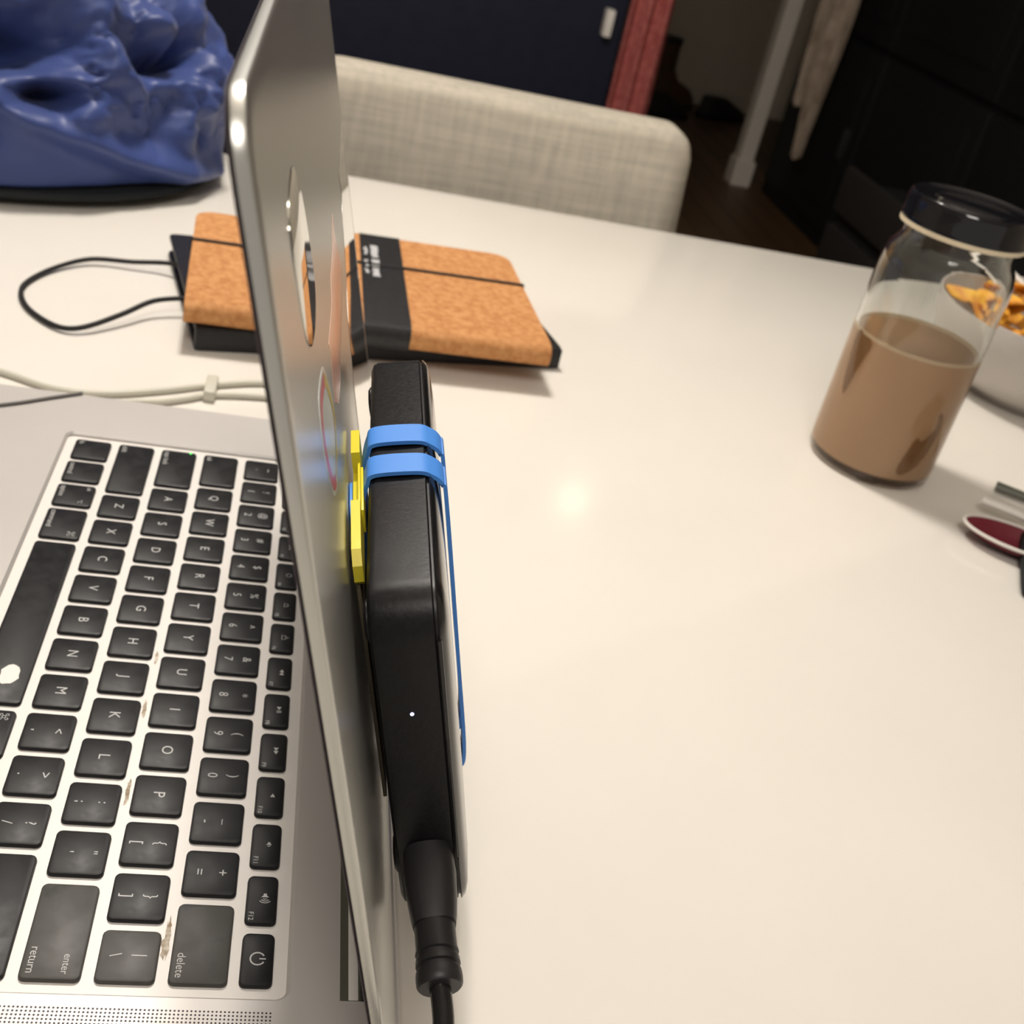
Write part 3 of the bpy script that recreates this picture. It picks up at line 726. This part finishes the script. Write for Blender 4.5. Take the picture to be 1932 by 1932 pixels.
# ------------------------------------------------------------------ jar of milky coffee
JC = (-.1245, .3615, ZT)
jar = thing('glass_jar', 'tall glass jar half full of milky coffee with black lid', 'jar', JC)
outer = [(0, .0015), (.030, .0015), (.0335, .0), (.0360, .0008), (.0374, .004), (.0378, .010), (.0378, .118), (.0372, .125), (.0355, .132), (.0325, .1365), (.0315, .140), (.0315, .152)]
inner = [(.0290, .152), (.0290, .140), (.0305, .1355), (.0335, .131), (.0350, .1245), (.0357, .118), (.0357, .012), (.0350, .0075), (.033, .006), (0, .0065)]
b = BM(); lathe(b, outer + inner, JC, 64); obj('glass', b, M['glass'], jar, angle=60)
b = BM(); lathe(b, [(0, .0064), (.033, .0059), (.0352, .0073), (.03585, .012), (.03585, .0805), (.0356, .0815), (.0350, .0812), (.033, .0808), (0, .0808)], JC, 64); obj('coffee', b, M['coffee'], jar)
b = BM(); lathe(b, [(.0340, .0806), (.0346, .0818), (.0358, .0830), (.0360, .0815), (.0357, .0806)], JC, 64); obj('foam_ring', b, M['foam'], jar, label='pale foam ring')
for outline, nm in (([(-92, .080), (-88, .060), (-82, .046), (-77, .046), (-73, .062), (-68, .079), (-80, .081)], 0), ([(-3, .014), (3, .011), (14, .016), (22, .026), (26, .040), (23, .050), (17, .052), (19, .042), (10, .034), (4, .036), (0, .028)], 1)):
    b = BM(); p2 = cat_rom([Vector((a_, z_ * 1000, 0)) for a_, z_ in outline], 3, True)
    def inside(px, py):
        r_ = False
        for i in range(len(p2)):
            q0, q1 = p2[i - 1], p2[i]
            if (q0.y > py) != (q1.y > py) and px < (q1.x - q0.x) * (py - q0.y) / (q1.y - q0.y) + q0.x: r_ = not r_
        return r_
    for i in range(-100, 40):
        for k in range(10, 90):
            if inside(i + .5, k + .5):
                face(b, [b.verts.new((JC[0] + .0362 * math.cos(math.radians(u_)), JC[1] + .0362 * math.sin(math.radians(u_)), ZT + v_ / 1000)) for u_, v_ in ((i, k), (i + 1, k), (i + 1, k + 1), (i, k + 1))])
    bmesh.ops.remove_doubles(b, verts=b.verts, dist=1e-6)
    obj('brown_streak', b, M['streak'], jar, label='darker brown streak within the jar wall')  # darker brown patch set within the jar wall
b = BM(); lathe(b, [(.0330, .1455), (.0352, .1455), (.0354, .1485), (.0330, .1485)], JC, 64); obj('liner', b, M['liner'], jar)
b = BM(); lathe(b, [(0, .1555), (.0320, .1555), (.0325, .1475), (.0342, .1475), (.0354, .1482), (.0356, .150), (.0350, .151), (.0350, .160), (.0343, .1622), (.0335, .1630), (.0315, .1618), (.0215, .1614), (.0205, .1622), (0, .1622)], JC, 64); obj('screw_lid', b, M['jar_lid'], jar)

# bowl of golden crisps with a spoon
BC = (-.277, .557, ZT)
bowl = thing('cereal_bowl', 'white bowl of golden crisps standing behind the coffee jar', 'bowl', BC)
b = BM(); lathe(b, [(0, .002), (.045, .002), (.047, 0), (.052, 0), (.054, .004), (.068, .012), (.079, .026), (.0855, .045), (.089, .062), (.0885, .0635), (.087, .063), (.0835, .046), (.0765, .028), (.066, .015), (.05, .008), (0, .008)], BC, 64); obj('body', b, M['ceramic'], bowl)
rnd = random.Random(11)
def chip(cx, cy, cz, s, a, tilt, first=[None]):
    b = BM(); rows = []; n = 14
    Q = Matrix.Translation((cx, cy, cz)) @ Matrix.Rotation(a, 4, 'Z') @ Matrix.Rotation(tilt, 4, 'X')
    for k, (r_, dz) in enumerate(((.2, 0), (.6, 0), (1, 0), (1, .0014), (.6, .0014), (.2, .0014))):
        row = []
        for i in range(n):
            t_ = 2 * PI * i / n; x = s * r_ * math.cos(t_) * (1 + .13 * math.sin(3 * t_ + a)); y = s * .75 * r_ * math.sin(t_)
            row.append(Q @ Vector((x, y, 6 * (x * x - y * y * .6) / s * .06 * s / .02 * .3 + dz)))
        rows.append(row)
    loft(b, rows)
    o = obj('crisp', b, M['chip'])
    return tag(o, 'curled golden crisp in the white bowl', 'crisp', 'golden crisps in the bowl')
for i in range(46):
    a = rnd.uniform(0, 2 * PI); r_ = .068 * math.sqrt(rnd.random()); k = i / 46
    chip(BC[0] + r_ * math.cos(a), BC[1] + r_ * math.sin(a), ZT + .034 + k * .026 + .006 * (1 - r_ / .07), rnd.uniform(.012, .019), rnd.uniform(0, 6.28), rnd.uniform(-.6, .6))
sp = thing('white_spoon', 'white spoon handle leaning on the far rim of the bowl', 'spoon', (-.30, .56, ZT + .04))
b = BM(); tube(b, cat_rom([(-.335, .575, ZT + .056), (-.37, .545, ZT + .075), (-.41, .517, ZT + .094), (-.43, .60, ZT + .11)][:3], 8), .0035, 10, flat=.5); obj('handle', b, M['white_plastic'], sp)
b = BM(); rows = []
for k in range(7):
    t_ = k / 6; s = .012 * math.sin(PI * (.08 + .84 * t_))
    rows.append([(-.335 + .04 * t_ + .3 * s * math.cos(q * PI / 6) , .575 + .03 * t_ + s * math.cos(q * PI / 6), ZT + .054 - .012 * t_ + .003 * math.sin(q * PI / 6)) for q in range(12)])
loft(b, rows); obj('spoon_bowl', b, M['white_plastic'], sp)

# ------------------------------------------------------------------ cutlery at the right edge
def pt(x, y, z=0): return Vector((x, y, ZT + z))
b = BM(); tube(b, cat_rom([pt(-.1060, .4400, .004), pt(-.098, .452, .004), pt(-.085, .475, .0035), pt(-.07, .51, .0035)], 6), lambda q: .0042 - .001 * q, 10, flat=.6)
tag(obj('olive_handle', b, M['olive']), 'olive grey rounded cutlery handle behind the white one', 'cutlery')
k = thing('white_knife', 'white table knife handle pointing at the jar from the right', 'knife', (-.05, .46, ZT))
b = BM(); tube(b, cat_rom([pt(-.0770, .4140, .0075), pt(-.066, .428, .0078), pt(-.047, .450, .008), pt(-.025, .478, .008)], 6), .0036, 10, flat=.8); obj('handle', b, M['white_plastic'], k)
b = BM(); tube(b, cat_rom([pt(-.025, .478, .008), pt(-.008, .500, .006), pt(.03, .55, .002)], 4), lambda q: .004 - .002 * q, 10, flat=.25); obj('blade', b, M['steel'], k)
s_ = thing('maroon_spoon', 'maroon plastic spoon with a pale rim under the white handle', 'spoon', (-.03, .42, ZT))
def spoonbowl(c, dirv, ln, wd, dp, z0):
    b = BM(); d = Vector(dirv).normalized(); s = Vector((-d.y, d.x, 0)); top = []; rows = []
    for sc_, dz in ((1, 0), (.93, -.0004), (.8, -dp * .55), (.5, -dp * .9), (.15, -dp)):
        rows.append([Vector((c[0], c[1], z0)) + d * (ln * sc_ * math.cos(q * PI / 16)) + s * (wd * sc_ * math.sin(q * PI / 16)) + Vector((0, 0, dz)) for q in range(32)])
    inn = rows; out = [[p + Vector((0, 0, -.0012)) for p in r_] for r_ in reversed(rows)]
    loft(b, out + inn); return b
cB = (-.034, .4135)
obj('spoon_bowl', spoonbowl(cB, (.35, .6, 0), .030, .016, .006, ZT + .0085), M['maroon'], s_)
b = BM(); tube(b, [Vector((cB[0], cB[1], ZT + .0086)) + Vector((.504, .864, 0)) * .030 * math.cos(q * PI / 16) + Vector((-.864, .504, 0)) * .016 * math.sin(q * PI / 16) for q in range(32)], .0010, 8, closed=True); obj('rim', b, M['white_plastic'], s_, label='pale rim')
b = BM(); tube(b, cat_rom([pt(-.0195, .4385, .0085), pt(-.005, .465, .009), pt(.01, .495, .006)], 5), .004, 10, flat=.5); obj('handle', b, M['maroon'], s_)
b = BM(); plate(b, -.040, .040, -.020, .075, ZT, ZT + .009, r=.008, bev=.003, f=rot2(-.010, .4270, math.radians(-28)))
tag(obj('black_case', b, M['black_cloth']), 'small black fabric case at the right edge below the maroon spoon', 'case')

# ------------------------------------------------------------------ blue nylon jacket heaped on a black bag
JX, JY = -.487, -.385
def ridged(p, oc=4):
    s, a, v = 1., 1., 0.
    for i in range(oc):
        v += a * (1 - abs(noise.noise(p * s + Vector((i * 7.3, 0, 0)))) * 2); s *= 2.05; a *= .5
    return v
def facets(p):
    """crumpled sheet: the highest of a few tilted planes around the nearest cell points"""
    d, c = noise.voronoi(p)[:2]; best = -9
    for k in range(4):
        g = noise.noise_vector(c[k] * 3.7 + Vector((.5, .2, .7))) * 1.5
        best = max(best, g.dot(p - c[k]) - d[k] * d[k] * .9)
    return best
def jacket_bm():
    b = BM(); nu, nv = 380, 190; rows = []
    for j in range(nv + 1):
        v = j / nv; el = -0.12 + v * (PI / 2 + .12)
        row = []
        for i in range(nu):
            a = 2 * PI * i / nu
            ce, se = math.cos(el), math.sin(el)
            pw = lambda q, e_: math.copysign(abs(q) ** e_, q)
            d = Vector((pw(math.cos(a), .85) * pw(ce, .8), pw(math.sin(a), .85) * pw(ce, .8), pw(se, .9)))
            base = Vector((JX + d.x * .185, JY + d.y * .325, .019 + d.z * .164))
            q = Vector((base.x * 6.0, base.y * 5.0, base.z * 7.0))
            wv = Vector((noise.noise(q * .8 + Vector((3, 1, 9))), noise.noise(q * .8 + Vector((11, 5, 2))), noise.noise(q * .8 + Vector((4, 8, 6)))))
            qq = q + wv * .9
            up = max(0., min(1., (base.z - .012) / .035))          # lower panel hangs smooth, upper part is crumpled
            # creased folds: sharp ridges between flat facets
            c1 = 1 - abs(noise.noise(qq * 1.3)) * 2.6
            c2 = 1 - abs(noise.noise(qq * 2.6 + Vector((5, 5, 5)))) * 2.6
            c3 = facets(qq * 2.3 + wv * .6); c4 = facets(qq * 5.2 + wv * 1.2 + Vector((4, 4, 4)))
            c5 = facets(qq * 11. + wv * 2 + Vector((2, 9, 1)))
            h = .0032 * c5 * up + .018 * c1 * (.2 + .8 * up) + .009 * c2 * (.05 + .95 * up) + (.0190 * c3 + .0085 * c4) * (.04 + .96 * up)
            h += noise.noise(q * .9) * .022 * up
            # long diagonal fold along the front, and deep hollows above it
            fr = max(0., min(1., d.x * 3))
            fz = .034 + (-.16 - base.y) * .40
            h += .012 * math.exp(-((base.z - fz) / .008) ** 2) * fr
            for hy, hz, sy, sz, dep in ((-.190, .086, .030, .016, .075), (-.160, .054, .014, .007, .045), (-.088, .080, .018, .010, .05), (-.27, .088, .03, .02, .04)):
                h -= fr * dep * math.exp(-((base.y - hy) / sy) ** 2 - ((base.z - hz) / sz) ** 2)
            nrm = Vector((d.x / .185, d.y / .325, d.z / .165)).normalized()
            row.append(base + nrm * h)
        rows.append(row)
    loft(b, rows); return b
jk = thing('blue_jacket', 'crumpled blue nylon jacket heaped at the far left of the table', 'jacket', (JX, JY, ZT))
obj('shell', jacket_bm(), M['nylon'], jk, angle=180)
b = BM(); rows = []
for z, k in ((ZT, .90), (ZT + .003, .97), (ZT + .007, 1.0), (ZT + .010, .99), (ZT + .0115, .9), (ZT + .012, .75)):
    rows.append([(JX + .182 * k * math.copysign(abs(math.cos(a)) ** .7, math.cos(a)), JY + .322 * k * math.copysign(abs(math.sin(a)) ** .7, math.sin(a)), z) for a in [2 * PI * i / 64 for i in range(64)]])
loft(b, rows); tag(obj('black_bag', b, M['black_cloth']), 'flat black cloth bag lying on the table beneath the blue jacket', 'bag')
